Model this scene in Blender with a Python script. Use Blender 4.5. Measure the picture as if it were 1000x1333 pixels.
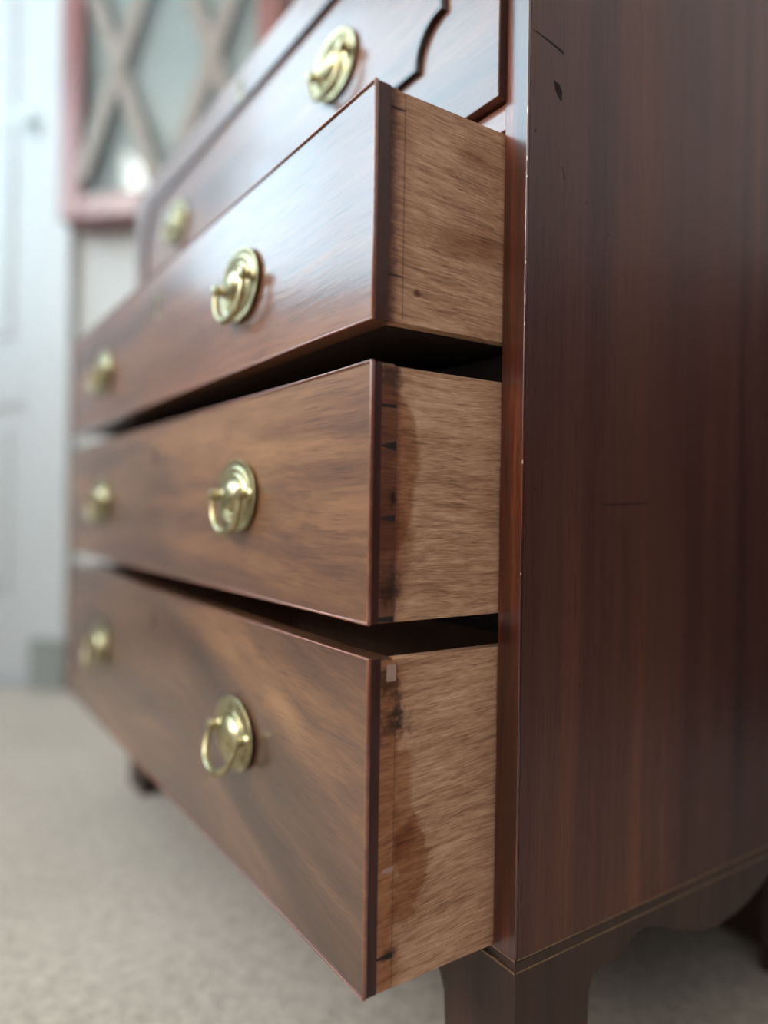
import bpy, bmesh, math, random
from mathutils import Vector, Matrix
random.seed(7)
for o in list(bpy.data.objects): bpy.data.objects.remove(o)
scene = bpy.context.scene
C = scene.collection
PI = math.pi

# ------------------------------------------------------------------ camera
H = 0.205                       # height of the carcase base line above the carpet
yaw, pitch, roll = 0.5946, 0.0007, 0.0151
fwd = Vector((-math.cos(yaw)*math.cos(pitch), math.sin(yaw)*math.cos(pitch), math.sin(pitch)))
rt = fwd.cross(Vector((0, 0, 1))).normalized()
up = rt.cross(fwd)
R_ = math.cos(roll)*rt + math.sin(roll)*up
U_ = -math.sin(roll)*rt + math.cos(roll)*up
cd = bpy.data.cameras.new('camera')
cam = bpy.data.objects.new('camera', cd); C.objects.link(cam)
m = Matrix((R_, U_, -fwd)).transposed().to_4x4()
m.translation = Vector((0.4000, -0.3982, 0.3412 + H))
cam.matrix_world = m
cd.sensor_fit = 'HORIZONTAL'; cd.sensor_width = 36.0
cd.lens = 946.23/1000*36.0
cd.clip_start = 0.02
cd.dof.use_dof = True
cd.dof.focus_distance = 0.555
cd.dof.aperture_fstop = 1.6
scene.camera = cam

# ------------------------------------------------------------------ world, exposure
w = bpy.data.worlds.new('world'); scene.world = w; w.use_nodes = True
w.node_tree.nodes['Background'].inputs[0].default_value = (0.75, 0.86, 1.0, 1)
w.node_tree.nodes['Background'].inputs[1].default_value = 1.0
scene.view_settings.view_transform = 'Standard'
scene.view_settings.look = 'None'
scene.view_settings.gamma = 1.0
scene.view_settings.use_curve_mapping = False
scene.view_settings.exposure = 0.15

# room frame: local x runs along the door wall, local -y points into the room
RA = math.radians(44)
RO = Vector((-2.0678, -0.0666, 0.0))
ROOM = Matrix.Translation(RO) @ Matrix.Rotation(RA, 4, 'Z')
XL, XR, YB, ZC = -1.0, 2.55, -3.9, 3.05       # window wall, right wall, wall behind the camera, ceiling
# daylight through the left window, plus fill light through an added second one
WIN1 = (-2.20, -0.12, 1.45, 2.92)            # in the wall at the left: y0, y1, z0, z1
FILL_WIN = (-3.80, -2.32, 1.45, 2.92)             # unseen window added for fill light, same wall, camera's end of the room
def daylight(name, loc, rot, sx, sz, watts, col):
    l = bpy.data.lights.new(name, 'AREA'); l.shape = 'RECTANGLE'; l.size = sx; l.size_y = sz
    l.energy = watts; l.color = col
    o = bpy.data.objects.new(name, l); C.objects.link(o)
    o.matrix_world = ROOM @ Matrix.Translation(loc) @ rot
    return o
for wn, (y0, y1, z0, z1), watts, dc in (('daylight_window', WIN1, 54, (0.60, 0.83, 1.0)), ('fill_added_window', FILL_WIN, 172, (1.0, 0.95, 0.91))):
    daylight(wn, (XL-0.17, (y0+y1)/2, (z0+z1)/2), Matrix.Rotation(-PI/2, 4, 'Y'), z1-z0, y1-y0, watts, dc)

# ------------------------------------------------------------------ mesh helpers
class MB:
    def __init__(s): s.bm = bmesh.new()
    def box(s, x0, x1, y0, y1, z0, z1, bev=0.0, seg=2):
        b = bmesh.new()
        bmesh.ops.create_cube(b, size=1.0)
        for v in b.verts:
            v.co = Vector(((x0+x1)/2+v.co.x*(x1-x0), (y0+y1)/2+v.co.y*(y1-y0), (z0+z1)/2+v.co.z*(z1-z0)))
        if bev: bmesh.ops.bevel(b, geom=list(b.edges), offset=bev, segments=seg, affect='EDGES', profile=0.5)
        s.join(b); return s
    def join(s, b):
        me = bpy.data.meshes.new('t'); b.to_mesh(me); b.free()
        s.bm.from_mesh(me); bpy.data.meshes.remove(me)
    def prism(s, pts, ax, a, b_, bev=0.0):
        """closed polygon pts (2D) extruded along axis ax from a to b_; the 2D axes are the other two in xyz order"""
        b = bmesh.new()
        def P(p, q):
            l = list(p); l.insert(ax, q); return Vector(l)
        va = [b.verts.new(P(p, a)) for p in pts]; vb = [b.verts.new(P(p, b_)) for p in pts]
        n = len(pts)
        b.faces.new(va); b.faces.new(vb[::-1])
        for i in range(n): b.faces.new((va[i], vb[i], vb[(i+1) % n], va[(i+1) % n]))
        bmesh.ops.recalc_face_normals(b, faces=b.faces)
        if bev:
            es = [e for e in b.edges if abs((e.verts[0].co-e.verts[1].co)[ax]) < 1e-7]
            bmesh.ops.bevel(b, geom=es, offset=bev, segments=2, affect='EDGES', profile=0.5)
        s.join(b); return s
    def tube(s, path, rad, n=10, closed=False, cap=True):
        b = bmesh.new(); rings = []
        N = len(path); path = [Vector(p) for p in path]
        if not hasattr(rad, '__len__'): rad = [rad]*N
        ref = None
        for i, p in enumerate(path):
            a = path[i-1] if (i > 0 or closed) else path[i]
            c = path[(i+1) % N] if (i < N-1 or closed) else path[i]
            t = (c-a).normalized()
            if ref is None:
                ref = t.orthogonal().normalized()
            ref = (ref-t*ref.dot(t)).normalized(); q = t.cross(ref)
            rings.append([b.verts.new(p+rad[i]*(math.cos(k*2*PI/n)*ref+math.sin(k*2*PI/n)*q)) for k in range(n)])
        for i in range(N-1 if not closed else N):
            A = rings[i]; B = rings[(i+1) % N]
            for k in range(n): b.faces.new((A[k], A[(k+1) % n], B[(k+1) % n], B[k]))
        if cap and not closed:
            b.faces.new(rings[0][::-1]); b.faces.new(rings[-1])
        bmesh.ops.recalc_face_normals(b, faces=b.faces)
        s.join(b); return s
    def lathe(s, prof, sx=1.0, sz=1.0, n=40, c=(0, 0, 0)):
        """profile of (r, h): r in the xz plane scaled by sx, sz; h along -y"""
        b = bmesh.new(); rings = []
        for r, h in prof:
            if r < 1e-6: rings.append([b.verts.new((c[0], c[1]-h, c[2]))])
            else: rings.append([b.verts.new((c[0]+r*sx*math.cos(k*2*PI/n), c[1]-h, c[2]+r*sz*math.sin(k*2*PI/n))) for k in range(n)])
        for A, B in zip(rings, rings[1:]):
            for k in range(n):
                a0, a1 = A[k % len(A)], A[(k+1) % len(A)]; b0, b1 = B[k % len(B)], B[(k+1) % len(B)]
                f = [v for i, v in enumerate((a0, a1, b1, b0)) if v not in (a0, a1, b1, b0)[:i]]
                if len(f) > 2: b.faces.new(f)
        bmesh.ops.recalc_face_normals(b, faces=b.faces)
        s.join(b); return s
    def build(s, name, mat, parent=None, smooth=False, loc=None):
        me = bpy.data.meshes.new(name); s.bm.to_mesh(me); s.bm.free()
        me.materials.append(mat)
        for p in me.polygons: p.use_smooth = smooth
        if smooth:
            try: me.set_sharp_from_angle(angle=math.radians(38))
            except Exception: pass
        o = bpy.data.objects.new(name, me); C.objects.link(o)
        if parent: o.parent = parent
        if loc: o.location = loc
        return o
def tag(o, label, cat=None, group=None, kind=None):
    if label: o['label'] = label
    if cat: o['category'] = cat
    if group: o['group'] = group
    if kind: o['kind'] = kind
    return o
def empty(name, loc=(0, 0, 0)):
    o = bpy.data.objects.new(name, None); C.objects.link(o); o.location = loc
    o.empty_display_size = 0.1
    return o
def struct(name, mb, mat, label=None, cat=None):
    o = mb.build(name, mat); o.matrix_world = ROOM.copy(); o['kind'] = 'structure'
    tag(o, label, cat)
    return o

# ------------------------------------------------------------------ materials
def srgb(r, g, b):
    f = lambda c: (c/255/12.92) if c/255 <= 0.04045 else ((c/255+0.055)/1.055)**2.4
    return (f(r), f(g), f(b), 1)
class NT:
    def __init__(s, name):
        s.m = bpy.data.materials.new(name); s.m.use_nodes = True
        s.t = s.m.node_tree; s.n = s.t.nodes; s.b = s.n['Principled BSDF']
        s.out = s.n['Material Output']
    def node(s, kind, **kw):
        n = s.n.new(kind)
        for k, v in kw.items(): setattr(n, k, v)
        return n
    def link(s, a, b): s.t.links.new(a, b)
    def coord(s, kind='Object'): return s.node('ShaderNodeTexCoord').outputs[kind]
    def mapping(s, src, scale=(1, 1, 1), loc=(0, 0, 0), rot=(0, 0, 0)):
        n = s.node('ShaderNodeMapping'); s.link(src, n.inputs[0])
        n.inputs['Location'].default_value = loc; n.inputs['Rotation'].default_value = rot; n.inputs['Scale'].default_value = scale
        return n.outputs[0]
    def noise(s, src, scale, detail=4, rough=0.55, dist=0.0, out=0):
        n = s.node('ShaderNodeTexNoise'); s.link(src, n.inputs['Vector'])
        n.inputs['Scale'].default_value = scale; n.inputs['Detail'].default_value = detail
        n.inputs['Roughness'].default_value = rough; n.inputs['Distortion'].default_value = dist
        return n.outputs[out]
    def ramp(s, src, stops, interp='LINEAR'):
        n = s.node('ShaderNodeValToRGB'); s.link(src, n.inputs[0]); e = n.color_ramp.elements
        n.color_ramp.interpolation = interp
        e[0].position, e[0].color = stops[0]; e[1].position, e[1].color = stops[-1]
        for p, c in stops[1:-1]:
            q = e.new(p); q.color = c
        return n.outputs[0]
    def math(s, op, a, b=None, c=None, clamp=False):
        n = s.node('ShaderNodeMath', operation=op); n.use_clamp = clamp
        for i, v in enumerate((a, b, c)):
            if v is None: continue
            if isinstance(v, (int, float)): n.inputs[i].default_value = v
            else: s.link(v, n.inputs[i])
        return n.outputs[0]
    def mix(s, fac, a, b, mode='MIX'):
        n = s.node('ShaderNodeMix', data_type='RGBA', blend_type=mode)
        for i, v in ((0, fac), (6, a), (7, b)):
            if isinstance(v, (int, float, tuple)): n.inputs[i].default_value = v
            else: s.link(v, n.inputs[i])
        return n.outputs[2]
    def vadd(s, a, b, op='ADD'):
        n = s.node('ShaderNodeVectorMath', operation=op)
        for i, v in enumerate((a, b)):
            if isinstance(v, tuple): n.inputs[i].default_value = v
            else: s.link(v, n.inputs[i])
        return n.outputs[0]
    def sep(s, v):
        n = s.node('ShaderNodeSeparateXYZ'); s.link(v, n.inputs[0]); return n.outputs
    def comb(s, x, y, z):
        n = s.node('ShaderNodeCombineXYZ')
        for i, v in enumerate((x, y, z)):
            if isinstance(v, (int, float)): n.inputs[i].default_value = v
            else: s.link(v, n.inputs[i])
        return n.outputs[0]
    def bump(s, h, strength, dist=0.001, to=('Normal',)):
        n = s.node('ShaderNodeBump'); n.inputs['Strength'].default_value = strength; n.inputs['Distance'].default_value = dist
        s.link(h, n.inputs['Height'])
        for k in to: s.link(n.outputs[0], s.b.inputs[k])
        return n.outputs[0]
    def set(s, **kw):
        for k, v in kw.items():
            i = s.b.inputs[k.replace('_', ' ')]
            if isinstance(v, (int, float, tuple)): i.default_value = v
            else: s.link(v, i)

def plain(name, col, rough=0.5, metallic=0.0, grain=0.0, gscale=60, coat=0.0, vary=0.06):
    t = NT(name); c = t.coord()
    n = t.noise(c, gscale, 4)
    dark = tuple(x*(1-vary*2) for x in col[:3])+(1,); lite = tuple(min(1, x*(1+vary*2)) for x in col[:3])+(1,)
    t.set(Base_Color=t.ramp(n, [(0.3, dark), (0.7, lite)]), Roughness=rough, Metallic=metallic, Coat_Weight=coat, Coat_Roughness=0.08)
    if grain: t.bump(n, grain, 0.001)
    return t.m

def mahogany(name, axis, stops, freq=(1.6, 26.0), warp=0.05, rough=0.36, coat=0.7, coat_rough=0.16, off=0.0, slope=0.0, pores=0.5, wear=0.25, spec=0.5):
    """polished mahogany, the grain running along axis (0 x, 1 y, 2 z)"""
    t = NT(name); c = t.coord()
    big = t.noise(c, 3.1, 2, 0.5, out=1)
    wv = t.vadd(t.vadd(big, (0.5, 0.5, 0.5), 'SUBTRACT'), (warp, warp, warp), 'MULTIPLY')
    p = t.vadd(c, wv)
    if slope:      # figure that sweeps down towards the right, as in a curved crotch cut
        x, y, z = t.sep(p)
        p = t.comb(x, y, t.math('ADD', z, t.math('MULTIPLY', t.math('POWER', t.math('MAXIMUM', t.math('ADD', x, 0.75), 0.0), 2.0), slope)))
    sc = [freq[1]]*3; sc[axis] = freq[0]
    fig = t.noise(t.mapping(p, tuple(sc), (off, off*1.7, off*0.6)), 1.0, 5, 0.6, 0.35)
    sc2 = [freq[1]*11]*3; sc2[axis] = freq[0]*4.5
    fine = t.noise(t.mapping(p, tuple(sc2), (off, 0, off)), 1.0, 4, 0.65)
    sc3 = [freq[1]*30]*3; sc3[axis] = 22
    pore = t.noise(t.mapping(c, tuple(sc3)), 1.0, 2, 0.5)
    sc4 = [7.0]*3; sc4[axis] = 1.6
    cloud = t.noise(t.mapping(p, tuple(sc4), (off*2, 0, 0)), 1.0, 2)
    f = t.math('ADD', t.math('MULTIPLY', fig, 0.74), t.math('MULTIPLY', fine, 0.26))
    f = t.math('ADD', t.math('MULTIPLY', f, 0.72), t.math('MULTIPLY', cloud, 0.28))
    col = t.ramp(f, stops)
    pm = t.ramp(pore, [(0.56, (0, 0, 0, 1)), (0.70, (1, 1, 1, 1))])
    col = t.mix(t.math('MULTIPLY', pm, pores), col, srgb(38, 18, 12))
    t.set(Base_Color=col, Coat_Weight=coat, IOR=1.5, Coat_IOR=1.6, Specular_IOR_Level=spec)
    t.set(Roughness=t.math('ADD', rough, t.math('MULTIPLY', t.math('SUBTRACT', fine, 0.5), wear)))
    t.set(Coat_Roughness=t.math('ADD', coat_rough, t.math('MULTIPLY', t.math('SUBTRACT', cloud, 0.5), wear*0.6), clamp=True))
    t.bump(t.math('ADD', t.math('MULTIPLY', fine, 0.7), t.math('MULTIPLY', pore, 0.3)), 0.16, 0.0006, ('Normal',))
    n2 = t.bump(t.math('ADD', fine, t.math('MULTIPLY', t.noise(c, 14, 2), 4.0)), 0.10, 0.0007, ('Coat Normal',))
    return t.m

def oak(name, off, stain, tilt=0.0):
    """raw drawer-side oak, grain along y; stain(t, y, z, n) gives the mask of old finish and damp marks"""
    t = NT(name); c = t.coord()
    big = t.noise(c, 9, 2, 0.5, out=1)
    p = t.vadd(c, t.vadd(t.vadd(big, (0.5, 0.5, 0.5), 'SUBTRACT'), (0.012, 0.012, 0.012), 'MULTIPLY'))
    p = t.mapping(p, rot=(tilt, 0, 0))
    g1 = t.noise(t.mapping(p, (190, 13, 190), (off, off, off)), 1.0, 5, 0.6, 0.3)
    g2 = t.noise(t.mapping(p, (900, 55, 900), (off, 0, off)), 1.0, 3, 0.6)
    cl = t.noise(t.mapping(c, (20, 14, 22), (off, off, 0)), 1.0, 3)
    f = t.math('ADD', t.math('ADD', t.math('MULTIPLY', g1, 0.38), t.math('MULTIPLY', g2, 0.44)), t.math('MULTIPLY', cl, 0.18))
    col = t.ramp(f, [(0.32, srgb(112, 76, 58)), (0.43, srgb(160, 118, 93)), (0.53, srgb(192, 149, 120)), (0.66, srgb(216, 178, 150))])
    fl = t.ramp(t.noise(t.mapping(p, (800, 44, 800), (off*3, 1, 2)), 1.0, 2), [(0.62, (0, 0, 0, 1)), (0.74, (1, 1, 1, 1))])
    col = t.mix(t.math('MULTIPLY', fl, 0.62), col, srgb(84, 54, 34))
    x, y, z = t.sep(c)
    n = t.noise(t.mapping(c, (1, 1, 1), (off, off, off)), 34, 4, 0.6)
    for mask, colour, amount in stain(t, y, z, n, t.noise(c, 160, 3, 0.6)):
        col = t.mix(t.math('MULTIPLY', mask, amount), col, colour, 'MULTIPLY')
    t.set(Base_Color=col, Roughness=0.62, IOR=1.45, Specular_IOR_Level=0.35)
    t.bump(t.math('ADD', g2, t.math('MULTIPLY', g1, 0.6)), 0.35, 0.0008)
    return t.m
def step(t, v, a, b):
    n = t.node('ShaderNodeMapRange', interpolation_type='SMOOTHSTEP')
    t.link(v, n.inputs[0]); n.inputs[1].default_value = a; n.inputs[2].default_value = b
    return n.outputs[0]
def blob(t, y, z, n, cy, cz, ry, rz, wob=0.9, soft=0.25):
    dy = t.math('DIVIDE', t.math('SUBTRACT', y, cy), ry); dz = t.math('DIVIDE', t.math('SUBTRACT', z, cz), rz)
    d = t.math('SQRT', t.math('ADD', t.math('MULTIPLY', dy, dy), t.math('MULTIPLY', dz, dz)))
    d = t.math('ADD', d, t.math('MULTIPLY', t.math('SUBTRACT', n, 0.5), wob*2))
    return step(t, d, 1.0+soft, 1.0-soft)
def band(t, y, n, y1, wob, soft):
    """mask that is 1 near the front end of the side and ends raggedly at y1"""
    v = t.math('ADD', y, t.math('MULTIPLY', t.math('SUBTRACT', n, 0.5), wob))
    return step(t, v, y1+soft, y1-soft)

def stain_top(t, y, z, n, f):
    return [(band(t, y, f, -0.1045, 0.010, 0.005), srgb(110, 86, 78), 0.9),
            (band(t, y, n, -0.0935, 0.012, 0.010), srgb(196, 170, 160), 0.5),
            (blob(t, y, z, n, -0.040, 0.752, 0.040, 0.012, 0.9, 0.8), srgb(176, 140, 112), 0.75),
            (blob(t, y, z, n, -0.030, 0.820, 0.020, 0.010, 0.9, 0.8), srgb(176, 140, 112), 0.6),
            (blob(t, y, z, f, -0.0845, 0.706, 0.0030, 0.0030, 0.9, 0.5), srgb(130, 78, 60), 0.8)]
def stain_mid(t, y, z, n, f):
    return [(band(t, y, f, -0.0990, 0.008, 0.004), srgb(160, 130, 116), 0.8),
            (blob(t, y, z, n, -0.1140, 0.578, 0.034, 0.062, 0.30, 0.09), srgb(192, 152, 126), 0.75),
            (blob(t, y, z, n, -0.1080, 0.520, 0.020, 0.045, 0.5, 0.35), srgb(180, 136, 108), 0.6),
            (blob(t, y, z, f, -0.1030, 0.557, 0.0030, 0.0060, 1.2, 0.6), srgb(70, 62, 64), 0.9),
            (blob(t, y, z, f, -0.1050, 0.492, 0.009, 0.012, 1.4, 0.9), srgb(96, 80, 74), 0.8),
            (blob(t, y, z, f, -0.1060, 0.642, 0.009, 0.008, 0.8, 0.6), srgb(130, 118, 108), 0.85)]
def stain_low(t, y, z, n, f):
    return [(band(t, y, n, -0.0950, 0.020, 0.007), srgb(206, 168, 138), 0.85),
            (blob(t, y, z, f, -0.1000, 0.395, 0.012, 0.008, 1.4, 0.9), srgb(108, 100, 98), 0.9),
            (blob(t, y, z, f, -0.0960, 0.404, 0.004, 0.012, 1.4, 0.9), srgb(108, 100, 98), 0.8),
            (blob(t, y, z, n, -0.0840, 0.284, 0.016, 0.034, 1.2, 0.22), srgb(196, 156, 124), 0.85),
            (blob(t, y, z, n, -0.0900, 0.336, 0.009, 0.036, 1.2, 0.35), srgb(208, 170, 140), 0.75),
            (blob(t, y, z, f, -0.1040, 0.426, 0.008, 0.012, 0.9, 0.6), srgb(110, 92, 88), 0.85),
            (blob(t, y, z, f, -0.1010, 0.232, 0.006, 0.005, 1.2, 0.7), srgb(120, 105, 100), 0.8)]

M = {}
front_stops = [(0.28, srgb(44, 26, 20)), (0.40, srgb(76, 48, 35)), (0.50, srgb(104, 68, 47)), (0.60, srgb(136, 94, 62)), (0.72, srgb(168, 122, 80))]
cool_stops = [(0.28, srgb(52, 28, 22)), (0.40, srgb(84, 48, 36)), (0.50, srgb(108, 66, 48)), (0.62, srgb(134, 88, 62)), (0.74, srgb(156, 108, 80))]
M['front_up'] = mahogany('polished_mahogany_secretaire', 0, cool_stops, (1.4, 24), 0.05, off=3.1)
M['front_top'] = mahogany('polished_mahogany_top_drawer', 0, cool_stops, (1.5, 22), 0.06, off=9.4)
M['front_mid'] = mahogany('polished_mahogany_middle_drawer', 0, front_stops, (2.2, 26), 0.07, off=1.3)
low_stops = [(0.28, srgb(40, 23, 18)), (0.40, srgb(66, 41, 30)), (0.50, srgb(92, 60, 42)), (0.60, srgb(122, 83, 55)), (0.72, srgb(154, 110, 72))]
M['front_low'] = mahogany('polished_mahogany_bottom_drawer', 0, low_stops, (2.0, 22), 0.08, off=5.6, slope=0.22)
M['bead'] = mahogany('bead_mahogany', 0, [(0.3, srgb(84, 42, 30)), (0.5, srgb(128, 70, 48)), (0.7, srgb(166, 102, 72))], (3, 60), 0.01, coat=1.0, coat_rough=0.10)
M['end'] = mahogany('drawer_front_end_grain', 2, [(0.3, srgb(40, 17, 14)), (0.5, srgb(62, 28, 22)), (0.7, srgb(90, 44, 33))], (8, 90), 0.01, rough=0.5, coat=0.1, spec=0.35)
M['mould'] = mahogany('dark_panel_moulding', 0, [(0.3, srgb(30, 16, 14)), (0.5, srgb(48, 24, 20)), (0.7, srgb(72, 38, 30))], (3, 60), 0.01, rough=0.35, coat=0.4)
M['stile'] = mahogany('red_mahogany_stile', 2, [(0.37, srgb(34, 13, 11)), (0.46, srgb(58, 22, 14)), (0.55, srgb(88, 36, 18)), (0.65, srgb(140, 68, 30))], (5.0, 110), 0.02, off=2.2, coat=0.8, coat_rough=0.14)
M['side'] = mahogany('dark_mahogany_side', 2, [(0.34, srgb(54, 32, 30)), (0.43, srgb(72, 43, 38)), (0.51, srgb(85, 51, 44)), (0.58, srgb(98, 58, 47)), (0.68, srgb(128, 76, 56))], (0.30, 22), 0.012, off=6.1, rough=0.42, coat=0.10, coat_rough=0.22, pores=0.5, spec=0.3)
M['foot'] = mahogany('bracket_foot_mahogany', 2, [(0.3, srgb(42, 26, 21)), (0.5, srgb(60, 39, 31)), (0.7, srgb(80, 54, 43))], (3, 40), 0.03, off=4.4, rough=0.5, coat=0.1, coat_rough=0.3, spec=0.35)
M['inside'] = plain('dark_carcase_wood', srgb(62, 42, 32), 0.7, grain=0.2, vary=0.12)
M['shade_rail'] = plain('painted_shade_rail', srgb(34, 22, 18), 0.75, grain=0.2, vary=0.12)  # darker than the top rail: shade of the drawer gaps painted in
M['string'] = plain('boxwood_string_inlay', srgb(126, 100, 74), 0.5, vary=0.15)
M['oak_top'] = oak('oak_side_top_drawer', 1.7, stain_top, 0.05)
M['oak_mid'] = oak('oak_side_middle_drawer', 6.3, stain_mid)
M['oak_low'] = oak('oak_side_bottom_drawer', 11.9, stain_low, -0.07)
M['pin'] = plain('dark_dovetail_pin', srgb(30, 22, 21), 0.85, grain=0.2, gscale=300, vary=0.2)
M['scribe'] = plain('scribe_line_dark', srgb(70, 48, 36), 0.8, gscale=300)
M['patch'] = plain('pale_glue_patch', srgb(170, 140, 128), 0.75, grain=0.2, gscale=300)
M['chip'] = plain('pale_worn_edge', srgb(226, 210, 200), 0.5, gscale=900)
M['dent'] = plain('dark_scratch', srgb(26, 15, 13), 0.9, gscale=300)
t = NT('aged_brass'); c = t.coord()
n = t.noise(c, 60, 3); n2 = t.noise(c, 420, 3)
t.set(Base_Color=t.ramp(n, [(0.3, srgb(146, 130, 92)), (0.5, srgb(178, 166, 128)), (0.72, srgb(202, 194, 162))]), Metallic=1.0,
      Roughness=t.math('ADD', 0.24, t.math('MULTIPLY', n2, 0.16)))
t.bump(n2, 0.08, 0.0006); M['brass'] = t.m
M['keyhole'] = plain('keyhole_dark', srgb(40, 32, 28), 0.7)
M['wall'] = plain('white_wall_paint', srgb(198, 197, 196), 0.75, grain=0.05, gscale=120, vary=0.01)
M['gloss'] = plain('white_gloss_paint', srgb(194, 195, 197), 0.4, gscale=20, vary=0.01)
M['plinth'] = plain('grey_plinth_block', srgb(142, 145, 142), 0.5, gscale=20, vary=0.05)  # greyer than the white joinery around it
M['dim_wall'] = plain('pale_grey_wall_paint', srgb(196, 192, 190), 0.8, grain=0.05, gscale=120, vary=0.02)
M['dado'] = plain('added_dado_dark', srgb(50, 37, 32), 0.6, grain=0.1, vary=0.08)  # colour of the added dado that dims bounced light low down
M['ceiling'] = plain('ceiling_paint', srgb(238, 238, 234), 0.85, gscale=40, vary=0.01)
M['cabinet'] = mahogany('red_mahogany_cabinet', 2, [(0.3, srgb(98, 44, 40)), (0.5, srgb(128, 62, 56)), (0.7, srgb(152, 84, 74))], (3, 40), 0.02, off=8.0, coat_rough=0.25)
M['lattice'] = plain('grey_brown_lattice', srgb(140, 129, 121), 0.5, grain=0.1, vary=0.08)
M['cabinet_in'] = plain('pale_green_grey_lining', srgb(152, 157, 160), 0.8, vary=0.02)
t = NT('pane_glass'); tr = t.node('ShaderNodeBsdfTransparent'); gl = t.node('ShaderNodeBsdfGlossy'); mx = t.node('ShaderNodeMixShader')
tr.inputs[0].default_value = (0.95, 0.97, 0.96, 1); gl.inputs['Roughness'].default_value = 0.03
mx.inputs[0].default_value = 0.03; t.link(tr.outputs[0], mx.inputs[1]); t.link(gl.outputs[0], mx.inputs[2]); t.link(mx.outputs[0], t.out.inputs[0])
M['glass'] = t.m
t = NT('knob_porcelain'); t.set(Base_Color=t.ramp(t.noise(t.coord(), 30, 2), [(0.3, srgb(222, 232, 234)), (0.7, srgb(236, 244, 246))]), Roughness=0.12); M['porcelain'] = t.m
t = NT('beige_carpet'); c = t.coord()
n1 = t.noise(c, 55, 5, 0.75); n2 = t.noise(c, 260, 3, 0.7); n3 = t.noise(c, 2.2, 2)
f = t.math('ADD', t.math('ADD', t.math('MULTIPLY', n1, 0.60), t.math('MULTIPLY', n2, 0.20)), t.math('MULTIPLY', n3, 0.20))
t.set(Base_Color=t.ramp(f, [(0.34, srgb(152, 138, 124)), (0.5, srgb(198, 184, 170)), (0.66, srgb(226, 213, 199))]), Roughness=0.95, Specular_IOR_Level=0.1, Sheen_Weight=0.3)
t.bump(t.math('ADD', n2, n1), 0.9, 0.006); M['carpet'] = t.m

# ------------------------------------------------------------------ the room
struct('floor', MB().box(XL, XR, YB, 0, -0.06, 0), M['carpet'], 'beige wool carpet under the chest', 'floor')
struct('ceiling', MB().box(XL-0.2, XR+0.2, YB-0.2, 0.2, ZC, ZC+0.1), M['ceiling'], 'plain white ceiling above the room', 'ceiling')
DX0, DX1, DZ = -0.70, 0.06, 2.36             # door leaf
wb = MB(); wb.box(XL-0.2, DX0, 0, 0.2, -0.06, ZC); wb.box(DX0, DX1, 0, 0.2, DZ, ZC); wb.box(DX1, XR+0.2, 0, 0.2, -0.06, ZC)
wb.box(DX0, DX1, 0.12, 0.2, -0.06, DZ)
struct('wall_back', wb, M['wall'], 'white painted wall behind the chest', 'wall')
wl = MB(); a0, a1, b0, b1 = WIN1[0], WIN1[1], FILL_WIN[0], FILL_WIN[1]
for p0, p1 in ((YB-0.2, b0), (b1, a0), (a1, 0)): wl.box(XL-0.2, XL, p0, p1, -0.06, ZC)
for y0, y1, z0, z1 in (WIN1, FILL_WIN): wl.box(XL-0.2, XL, y0, y1, -0.06, z0); wl.box(XL-0.2, XL, y0, y1, z1, ZC)
struct('wall_left', wl, M['wall'], 'white painted wall with a window and an added fill window', 'wall')
struct('wall_right', MB().box(XR, XR+0.2, YB-0.2, 0.0, -0.06, ZC), M['dim_wall'], 'pale grey wall to the right of the chest', 'wall')
dd = MB().box(XR-0.014, XR, YB, -0.02, 0.0, 1.00)  # unseen dado, added to darken the lower part of the end panel
for q in range(6): dd.box(XR-0.024, XR-0.010, YB+0.12+q*0.64, YB+0.12+q*0.64+0.52, 0.22, 0.88, 0.006)
dd.box(XR-0.045, XR, YB, -0.02, 1.00, 1.05, 0.008)
struct('trim_added_dado', dd, M['dado'], 'added dark dado low on the right wall, cutting bounced light', 'trim')
wf = MB().box(XL, XR, YB-0.2, YB, -0.06, ZC)
struct('wall_front', wf, M['wall'], 'white painted wall behind the camera', 'wall')
# windows: frame with glazing bars, panes as children
def window(name, along, a0, a1, z0, z1, pos, nx, nz):
    f = MB(); d0, d1 = pos
    def bx(a, b, c, d, e0=d0, e1=d1):
        return (e0, e1, a, b, c, d) if along == 'y' else (a, b, e0, e1, c, d)
    t_ = 0.05
    f.box(*bx(a0, a1, z0, z0+t_)); f.box(*bx(a0, a1, z1-t_, z1)); f.box(*bx(a0, a0+t_, z0+t_, z1-t_)); f.box(*bx(a1-t_, a1, z0+t_, z1-t_))
    for i in range(1, nx):
        a = a0+(a1-a0)*i/nx; f.box(*bx(a-0.012, a+0.012, z0+t_, z1-t_))
    for i in range(1, nz):
        z = z0+(z1-z0)*i/nz; f.box(*bx(a0+t_, a1-t_, z-0.012, z+0.012))
    o = struct(name, f, M['gloss'], 'white painted window frame with glazing bars', 'window')
    md = (d0+d1)/2
    for i in range(nx):
        for j in range(nz):
            a, b = a0+(a1-a0)*i/nx, a0+(a1-a0)*(i+1)/nx; c_, d_ = z0+(z1-z0)*j/nz, z0+(z1-z0)*(j+1)/nz
            p = MB().box(*bx(a+0.004, b-0.004, c_+0.004, d_-0.004, md-0.002, md+0.002)).build('pane', M['glass']); p.parent = o
    return o
window('window_1', 'y', WIN1[0], WIN1[1], WIN1[2], WIN1[3], (XL-0.12, XL-0.08), 3, 2)
window('added_fill_window', 'y', FILL_WIN[0], FILL_WIN[1], FILL_WIN[2], FILL_WIN[3], (XL-0.12, XL-0.08), 2, 3)  # added window, there to carry the fill light
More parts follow.
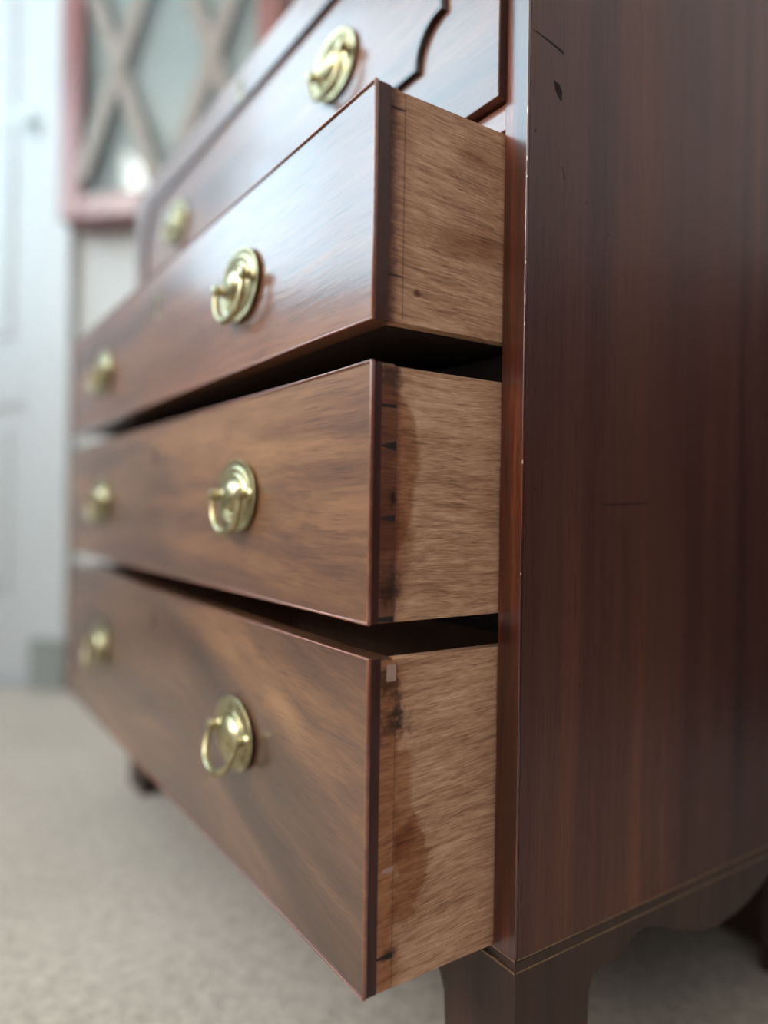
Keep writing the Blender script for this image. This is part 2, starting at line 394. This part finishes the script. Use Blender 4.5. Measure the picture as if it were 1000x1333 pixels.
# door with raised-and-fielded panels, architrave and porcelain knob
d = MB(); dy0, dy1 = 0.030, 0.066
st = 0.082
d.box(DX0+0.004, DX0+0.10, dy0, dy1, 0.012, DZ-0.004, 0.002); d.box(DX1-st, DX1-0.003, dy0, dy1, 0.012, DZ-0.004, 0.002)
for z0, z1 in ((0.012, 0.22), (0.86, 1.02), (2.22, DZ-0.004)): d.box(DX0+0.10, DX1-st, dy0, dy1, z0, z1, 0.002)
door = struct('door_1', d, M['gloss'], 'white panelled door with a round knob', 'door')
for z0, z1 in ((0.22, 0.86), (1.02, 2.22)):
    p = MB().box(DX0+0.09, DX1-st+0.01, dy0+0.013, dy1-0.008, z0-0.01, z1+0.01)
    p.box(DX0+0.16, DX1-st-0.06, dy0+0.004, dy1-0.01, z0+0.06, z1-0.06, 0.008)
    o = p.build('door_panel', M['gloss']); o.parent = door
kx, kz = -0.004, 1.735
k = MB().lathe([(0.0, 0.062), (0.014, 0.061), (0.025, 0.053), (0.029, 0.042), (0.025, 0.031), (0.013, 0.024), (0.010, 0.016), (0.024, 0.008), (0.026, 0.0)], n=32, c=(kx, dy0, kz)).build('door_knob', M['porcelain'], smooth=True)
k.parent = door
# architrave: stepped moulding round the opening
a = MB()
for (x0, x1, z0, z1) in ((DX1, DX1+0.115, 0.15, DZ+0.115), (DX0-0.115, DX0, 0.15, DZ+0.115), (DX0, DX1, DZ, DZ+0.115)):
    a.box(x0, x1, -0.016, 0.0, z0, z1, 0.003)
a.box(DX1+0.065, DX1+0.115, -0.034, -0.014, 0.15, DZ+0.115, 0.006); a.box(DX0-0.115, DX0-0.065, -0.034, -0.014, 0.15, DZ+0.115, 0.006)
a.box(DX0-0.06, DX1+0.065, -0.034, -0.014, DZ+0.065, DZ+0.115, 0.006)
tr1 = struct('trim_1', a, M['gloss'], 'white stepped architrave round the door', 'trim')
for x0 in (DX1-0.004, DX0-0.118):
    o = MB().box(x0, x0+0.122, -0.040, 0.0, 0.0, 0.15, 0.003).build('plinth_block', M['plinth']); o.parent = tr1
bb = MB(); bb.box(DX1+0.118, XR, -0.018, 0.0, 0.0, 0.11, 0.004); bb.box(XL+0.02, DX0-0.118, -0.018, 0.0, 0.0, 0.11, 0.004)
struct('baseboard_back', bb, M['gloss'], 'white skirting board along the door wall', 'baseboard')
struct('baseboard_left', MB().box(XL, XL+0.018, YB, 0, 0.0, 0.11, 0.004), M['gloss'], 'white skirting board under the window', 'baseboard')
struct('baseboard_right', MB().box(XR-0.034, XR-0.014, YB, -0.02, 0.0, 0.11, 0.004), M['gloss'], 'white skirting board along the right wall', 'baseboard')

# ------------------------------------------------------------------ hanging glazed cabinet on the door wall
wc = empty('wall_cabinet'); wc.matrix_world = ROOM @ Matrix.Translation((0.187, -0.001, 1.372))
tag(wc, 'red mahogany hanging cabinet with crossed lattice over a glazed door on the white wall', 'cabinet')
CW, CH, CDp, fw = 0.665, 0.98, 0.110, 0.068
MB().box(0, 0.016, -CDp+0.022, 0, 0, CH).build('side', M['cabinet'], wc)
MB().box(CW-0.016, CW, -CDp+0.022, 0, 0, CH).build('side', M['cabinet'], wc)
MB().box(0.016, CW-0.016, -CDp+0.022, 0, 0, 0.016).build('bottom', M['cabinet'], wc)
MB().box(0.016, CW-0.016, -CDp+0.022, 0, CH-0.016, CH).build('top', M['cabinet'], wc)
MB().box(0.016, CW-0.016, -CDp+0.040, -CDp+0.046, 0.016, CH-0.016).build('lining_panel', M['cabinet_in'], wc)
for x0 in (0, CW-fw): MB().box(x0, x0+fw, -CDp, -CDp+0.022, 0, CH, 0.004).build('door_stile', M['cabinet'], wc)
for z0 in (0, CH-fw): MB().box(fw, CW-fw, -CDp+0.001, -CDp+0.021, z0, z0+fw, 0.004).build('door_rail', M['cabinet'], wc)
MB().box(fw-0.006, CW-fw+0.006, -CDp+0.013, -CDp+0.016, fw-0.006, CH-fw+0.006).build('glass_pane', M['glass'], wc)
def clip_line(x, z, s):
    """the part of the line through (x, z) with dx/dz = s inside the door opening"""
    lo, hi = fw, CH-fw
    za, zb = sorted(((fw-x)/s+z, (CW-fw-x)/s+z))
    lo, hi = max(lo, za), min(hi, zb)
    return ((x+s*(lo-z), lo), (x+s*(hi-z), hi)) if hi-lo > 0.03 else None
for s, dy in ((0.36, 0.0), (-0.36, 0.0035)):
    for kx in range(-4, 6):
        seg = clip_line(0.179+0.287*kx, 0.422, s)
        if not seg: continue
        (xa, za), (xb, zb) = seg
        L = math.hypot(xb-xa, zb-za); px, pz = (zb-za)/L*0.023, -(xb-xa)/L*0.023
        MB().prism([(xa+px, za+pz), (xa-px, za-pz), (xb-px, zb-pz), (xb+px, zb+pz)], 1, -CDp+0.002+dy, -CDp+0.0125, 0.002).build('lattice_bar', M['lattice'], wc)

# ------------------------------------------------------------------ the chest
W, S, DEP = 1.08, 0.0247, 0.55
TOPZ = 1.168
ch = empty('secretaire_chest')
tag(ch, 'antique mahogany secretaire chest with three long drawers pulled open', 'chest of drawers')
sp = MB().box(-0.018, 0.0, 0.0015, DEP, H-0.0005, TOPZ-0.018, 0.0006).build('side_panel', M['side'], ch); sp['label'] = 'dark mahogany end panel with vertical grain'
MB().box(-W, -W+0.018, 0.0015, DEP, H, TOPZ-0.018, 0.0006).build('side_panel', M['side'], ch)
MB().box(-W+0.018, -0.018, DEP-0.012, DEP, H, TOPZ-0.018).build('back_panel', M['inside'], ch)
MB().box(-W+0.0182, -0.0182, DEP-0.030, DEP-0.0125, 0.004, H-0.013).build('light_block_board', M['inside'], ch)  # unseen board added to stop light leaking in under the chest
MB().box(-W, 0, 0.0, DEP, TOPZ-0.018, TOPZ, 0.002).build('top_board', M['front_up'], ch)
# stiles: red polished strips at the front, with a softened outer arris
for x0, x1 in ((-S+0.0004, 0.0001), (-W-0.0001, -W+S-0.0004)):
    st_ = MB().box(x0, x1, -0.0012, 0.0012, H+0.0005, TOPZ-0.0185, 0.0007)
    st_.box(max(x0, -W+0.0184), min(x1, -0.0184), 0.0012, 0.022, H+0.0005, TOPZ-0.0185)
    st_.build('stile', M['stile'], ch)
# rails between the drawers, dust boards and runners
for z0, z1, yr, mr in ((0.8505, 0.8715, 0.0, 'bead'), (0.6545, 0.6795, 0.024, 'shade_rail'), (0.4455, 0.4655, 0.024, 'shade_rail')):
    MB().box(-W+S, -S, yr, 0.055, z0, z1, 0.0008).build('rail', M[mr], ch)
    MB().box(-W+0.018, -0.018, 0.055, DEP-0.012, z0+0.004, z1-0.004).build('dust_board', M['inside'], ch)
MB().box(-W+0.018, -0.018, 0.0205, DEP-0.012, H-0.012, H-0.002).build('bottom_board', M['inside'], ch)
# base: front and side aprons with bracket feet, one board each
prof = [(0.0785, 0.0), (0.0800, 0.060), (0.0815, 0.100), (0.0831, 0.126), (0.0845, 0.1525), (0.0889, 0.1628), (0.1014, 0.1676), (0.1162, 0.1682), (0.1284, 0.1703),
        (0.1345, 0.1745), (0.1386, 0.1790), (0.1460, 0.1824), (0.1555, 0.1832), (0.1742, 0.1795), (0.2031, 0.1664), (0.2271, 0.1575), (0.2500, 0.1520), (0.2750, 0.1502)]
side = [(0.018, 0.0)]+prof+[(DEP-y, z) for y, z in prof[-2::-1]]+[(DEP-0.018, 0.0)]
side_pts = [(-0.0004, 0.0)]+prof+[(DEP-y, z) for y, z in prof[-2::-1]]+[(DEP, 0.0), (DEP, H-0.0006), (-0.0004, H-0.0006)]
for x0 in (-0.018, -W):
    o = MB().prism(side_pts, 0, x0, x0+0.018, 0.0006).build('side_apron', M['foot'], ch)
fp = [(-0.0850, 0.0), (-0.0848, 0.07), (-0.0851, 0.1075), (-0.0868, 0.1349), (-0.0924, 0.1485), (-0.1050, 0.1580), (-0.1200, 0.1630), (-0.1320, 0.1680), (-0.1420, 0.1780), (-0.1600, 0.1830), (-0.1800, 0.1780), (-0.2100, 0.1560), (-0.2600, 0.1200), (-0.3600, 0.0860), (-0.5400, 0.0750)]  # hidden middle drops low to keep light from under the chest
front_pts = [(-0.0185, 0.0)]+fp+[(-W-x, z) for x, z in fp[-2::-1]]+[(-W+0.0185, 0.0), (-W+0.0185, H-0.0005), (-0.0185, H-0.0005)]
MB().prism(front_pts, 1, 0.0006, 0.020, 0.0005).build('front_apron', M['foot'], ch)
# splayed toes and corner blocks behind the feet
for x0 in (-0.070, -W+0.022):
    for y0 in (0.021, DEP-0.07): MB().box(x0, x0+0.048, y0, y0+0.048, 0.0, H-0.013).build('foot_block', M['inside'], ch)
# string inlay: two pale lines round the base
for z in (H+0.0005, H-0.0090):
    e = 0.0002
    MB().box(-0.001, 0.0001+e, -0.0012-e, DEP, z-0.0006, z+0.0006).build('string_inlay', M['string'], ch)
    MB().box(-W, 0.0001+e, -0.0014-e, 0.0006, z-0.0006, z+0.0006).build('string_inlay', M['string'], ch)
# wear on the end panel
def sliver(pts, nm, mt, par=sp):
    o = MB().prism(pts, 0, -0.0002, 0.00022).build(nm, mt, par); return o
sliver([(0.0040, 0.9180), (0.0250, 0.9140), (0.0385, 0.9112), (0.0360, 0.9135), (0.0200, 0.9165)], 'scratch', M['dent'])
sliver([(0.0270, 0.8870), (0.0330, 0.8860), (0.0365, 0.8810), (0.0360, 0.8730), (0.0320, 0.8760), (0.0290, 0.8800)], 'dent', M['dent'])
sliver([(0.0926, 0.5546), (0.1250, 0.5560), (0.1542, 0.5578), (0.1542, 0.5585), (0.1200, 0.5570), (0.0926, 0.5556)], 'scratch', M['dent'])
sliver([(0.0380, 0.8220), (0.0400, 0.8170), (0.0410, 0.8120), (0.0395, 0.8160)], 'scratch', M['dent'])
for y, z, l in ((0.0065, 0.840, 0.002), (0.011, 0.640, 0.0016), (0.012, 0.565, 0.0014), (0.067, 0.80, 0.0012), (0.094, 0.78, 0.0014)):
    sliver([(y, z), (y+l, z+l*0.6), (y+l*0.7, z+l*1.6), (y-l*0.2, z+l)], 'dent', M['dent'])
for z, l in ((0.852, 0.006), (0.816, 0.004), (0.803, 0.002), (0.737, 0.003), (0.706, 0.009), (0.690, 0.003), (0.585, 0.003), (0.50, 0.002)):
    MB().prism([(0.00025, z), (-0.0002, z+l*0.2), (-0.0004, z+l*0.55), (-0.0001, z+l*0.8), (0.00025, z+l)], 1, -0.0013, -0.0006).build('worn_chip', M['chip'], ch)

# brass furniture
def plate_mesh():
    return MB().lathe([(0.90, 0.0), (0.93, 0.0012), (0.985, 0.0030), (1.0, 0.0038), (0.985, 0.0046), (0.90, 0.0050), (0.86, 0.0042), (0.82, 0.0044), (0.77, 0.0060), (0.72, 0.0062), (0.68, 0.0052), (0.64, 0.0052),
                       (0.60, 0.0066), (0.55, 0.0069), (0.51, 0.0060), (0.47, 0.0062), (0.40, 0.0094), (0.28, 0.0122), (0.14, 0.0136), (0.0, 0.0140)], 0.0452, 0.0350, 56)
proto = {}
def handle(drawer, x, y, z, tilt):
    loc = Vector((x, y, z))
    if not proto:
        a = plate_mesh().build('back_plate', M['brass'], None, True)
        p = MB().lathe([(0.0060, 0.0), (0.0062, 0.003), (0.0044, 0.0045), (0.0042, 0.0080), (0.0056, 0.0092), (0.0062, 0.0118), (0.0050, 0.0148), (0.0, 0.0158)], n=20).build('handle_post', M['brass'], None, True)
        N = 34; path = []; rad = []
        for i in range(N+1):
            th = PI*i/N
            path.append((-0.0330*math.cos(th)*(1+0.10*math.sin(th)), 0.0, -0.0362*math.sin(th)**0.9))
            rad.append(0.0023+0.0013*math.sin(th))
        b = MB().tube(path, rad, 12).build('bail', M['brass'], None, True)
        proto.update(a=a, p=p, b=b); first = True
    else: first = False
    def put(k, l, rot=0.0, new=True):
        o = proto[k] if (first and new) else proto[k].copy()
        if not (first and new): C.objects.link(o)
        o.parent = drawer; o.location = l; o.rotation_euler = (rot, 0, 0)
    put('a', loc)
    put('p', loc+Vector((-0.0330, -0.0020, 0.001))); put('p', loc+Vector((0.0330, -0.0020, 0.001)), 0.0, False)
    put('b', loc+Vector((0, -0.0132, 0.001)), -tilt)

def keyhole(drawer, x, y, z, brass):
    def shape(k):
        pts = []
        for i in range(25):
            th = -0.30*PI+1.6*PI*i/24
            pts.append((x+0.0052*k*math.cos(th), z+0.006+0.0052*k*math.sin(th)))
        pts += [(x-0.0036*k-0.0006, z-0.011*k), (x+0.0036*k+0.0006, z-0.011*k)]
        return pts
    if brass:
        MB().prism(shape(1.45), 1, y+0.001, y-0.0012, 0.0003).build('escutcheon', M['brass'], drawer)
        MB().prism(shape(0.75), 1, y+0.001, y-0.0016).build('keyhole', M['keyhole'], drawer)
    else:
        MB().prism(shape(1.15), 1, y+0.001, y-0.0005).build('escutcheon', M['bead'], drawer)
        MB().prism(shape(0.95), 1, y+0.001, y-0.0008).build('keyhole', M['keyhole'], drawer)

def drawer(label, p, z0, z1, T, mf, mo, pins, patches, tilts, brass, zh, zk):
    x0, x1 = -W+S, -S
    yf = -p
    f = MB().box(x0+0.0012, x1-0.0010, yf+0.0012, yf+0.0205, z0+0.0012, z1-0.0012, 0.0004).build('drawer', mf, ch); f['label'] = label
    # visible end of the front board
    MB().box(x1-0.0014, x1-0.0004, yf+0.0016, yf+T, z0+0.0010, z1-0.0010).build('front_end', M['end'], f)
    # cock bead: a thin rounded lip round the front
    b = MB(); h = 0.0018
    b.box(x0, x1, yf-0.0004, yf+0.0028, z1-h, z1, 0.0007, 3); b.box(x0, x1, yf-0.0004, yf+0.0028, z0, z0+h, 0.0007, 3)
    b.box(x0, x0+h, yf-0.0004, yf+0.0028, z0+h*0.5, z1-h*0.5, 0.0007, 3); b.box(x1-h, x1, yf-0.0004, yf+0.0028, z0+h*0.5, z1-h*0.5, 0.0007, 3)
    b.build('cock_bead', M['bead'], f, True)
    ye = yf+0.48
    for xa, xb in ((x1-0.0115, x1-0.0006), (x0+0.0006, x0+0.0115)):
        MB().box(xa, xb, yf+T, ye, z0+0.001, z1-0.0025, 0.0003).build('drawer_side', mo, f)
    MB().box(x0+0.0115, x1-0.0115, ye-0.010, ye, z0+0.012, z1-0.012).build('drawer_back', mo, f)
    MB().box(x0+0.0115, x1-0.0115, yf+0.0205, ye, z0+0.006, z0+0.012).build('drawer_bottom', M['inside'], f)
    ys = yf+T+0.0130
    MB().box(x1-0.0008, x1-0.00050, ys-0.0002, ys+0.0002, z0+0.004, z1-0.004).build('scribe_line', M['scribe'], f)
    for zc, h0, h1 in pins:
        MB().prism([(yf+T, zc-h0), (ys, zc-h1), (ys, zc+h1), (yf+T, zc+h0)], 0, x1-0.0030, x1-0.00045).build('dovetail_pin', M['pin'], f)
    for zc, hz, ya, yb, mt in patches:
        MB().box(x1-0.0020, x1-0.00040, yf+T+ya, yf+T+yb, zc-hz, zc+hz).build('repair_patch', mt, f)
    for xh, tl in zip((-0.2585, -0.8010), tilts): handle(f, xh, yf+0.0012, zh, tl)
    keyhole(f, -W/2+0.010, yf+0.0012, zk, brass)
    return f
drawer('top long drawer, its polished front catching the window', 0.1233, 0.681, 0.8495, 0.0130, M['front_top'], M['oak_top'],
       [(0.834, 0.0008, 0.0004), (0.715, 0.0006, 0.0003)], [], (0.05, 0.08), True, 0.762, 0.806)
drawer('middle long drawer with dark dovetail pins in its oak side', 0.1231, 0.467, 0.6530, 0.0090, M['front_mid'], M['oak_mid'],
       [(0.6220, 0.0010, 0.0014), (0.5935, 0.0004, 0.0034), (0.5420, 0.0004, 0.0028), (0.4705, 0.0014, 0.0022)], [], (0.06, 0.10), False, 0.5600, 0.6120)
drawer('deep bottom drawer with water-stained oak side', 0.1223, 0.205, 0.4440, 0.0110, M['front_low'], M['oak_low'],
       [(0.2300, 0.0008, 0.0022)], [(0.4320, 0.0060, 0.0050, 0.0130, M['patch']), (0.2915, 0.0016, 0.0040, 0.0130, M['patch'])], (0.30, 0.25), False, 0.3320, 0.4070)

# secretaire drawer: proud, closed, with an applied bead forming a panel with hollow corners
sx0, sx1, sz0, sz1, sy = -W+S, -S+0.0005, 0.8735, 1.1490, -0.0095
sd = MB().box(sx0, sx1, sy, 0.020, sz0, sz1, 0.0009).build('secretaire_drawer', M['front_up'], ch); sd['label'] = 'closed deep secretaire drawer front with an applied shaped moulding'
MB().box(sx1-0.0002, sx1+0.0004, sy+0.0012, -0.0006, sz0+0.001, sz1-0.001).build('front_end', M['end'], sd)
MB().box(sx0+0.01, sx1-0.01, 0.020, 0.45, sz0+0.01, sz0+0.02).build('drawer_bottom', M['inside'], sd)
def hollow_rect(x0, x1, z0, z1, r, st_):
    pts = []
    for cx, cz, a0 in ((x1, z0, PI), (x1, z1, 1.5*PI), (x0, z1, 0.0), (x0, z0, 0.5*PI)):
        # hollow quarter circle centred on the corner, walked clockwise, with a small square step at each end
        a = {PI: (PI, PI/2), 1.5*PI: (1.5*PI, PI), 0.0: (2*PI, 1.5*PI), 0.5*PI: (PI/2, 0.0)}[a0]
        for i in range(13):
            th = a[0]+(a[1]-a[0])*i/12
            pts.append((cx+r*math.cos(th), cz+r*math.sin(th)))
    return pts
def step_path(x0, x1, z0, z1, r, s_):
    """rectangle with hollow corners and a small shoulder where the hollow meets the straight runs"""
    q = hollow_rect(x0, x1, z0, z1, r, s_); out = []
    n = len(q)//4
    sh = [((-s_, 0), (0, s_)), ((0, -s_), (-s_, 0)), ((s_, 0), (0, -s_)), ((0, s_), (s_, 0))]
    for i in range(4):
        seg = q[i*n:(i+1)*n]
        ex, ez = sh[i]
        out.append((seg[0][0]+ex[0], seg[0][1]+ex[1])); out += seg; out.append((seg[-1][0]+ez[0], seg[-1][1]+ez[1]))
    return out
def strip(path, half, y0, y1):
    """square-section moulding following a closed path in the xz plane"""
    b = bmesh.new(); n = len(path); rows = []
    for i in range(n):
        p0, p1, p2 = (Vector(path[(i+k) % n]) for k in (-1, 0, 1))
        a = (p1-p0).normalized(); c = (p2-p1).normalized()
        na, nc = Vector((-a.y, a.x)), Vector((-c.y, c.x)); nn = (na+nc)
        nn = nn/max(0.35, nn.length_squared/2) if nn.length > 1e-6 else na
        o_, i_ = p1+nn*half, p1-nn*half
        o2, i2 = p1+nn*half*0.55, p1-nn*half*0.55
        rows.append([b.verts.new((v.x, y, v.y)) for v, y in ((o_, y0), (o_, y1*0.45+y0*0.55), (o2, y1), (i2, y1), (i_, y1*0.45+y0*0.55), (i_, y0))])
    for i in range(n):
        A, B = rows[i], rows[(i+1) % n]
        for k in range(5): b.faces.new((A[k], A[k+1], B[k+1], B[k]))
    bmesh.ops.recalc_face_normals(b, faces=b.faces)
    mb = MB(); mb.join(b); return mb
strip(step_path(-W+0.0925, -0.0925, 0.9440, 1.0990, 0.036, 0.006), 0.0035, sy+0.0002, sy-0.0055).build('panel_moulding', M['mould'], sd)
for xh in (-0.2800, -0.8000): handle(sd, xh, sy, 1.0240, 0.05)
keyhole(sd, -W/2, sy, 1.1250, True)
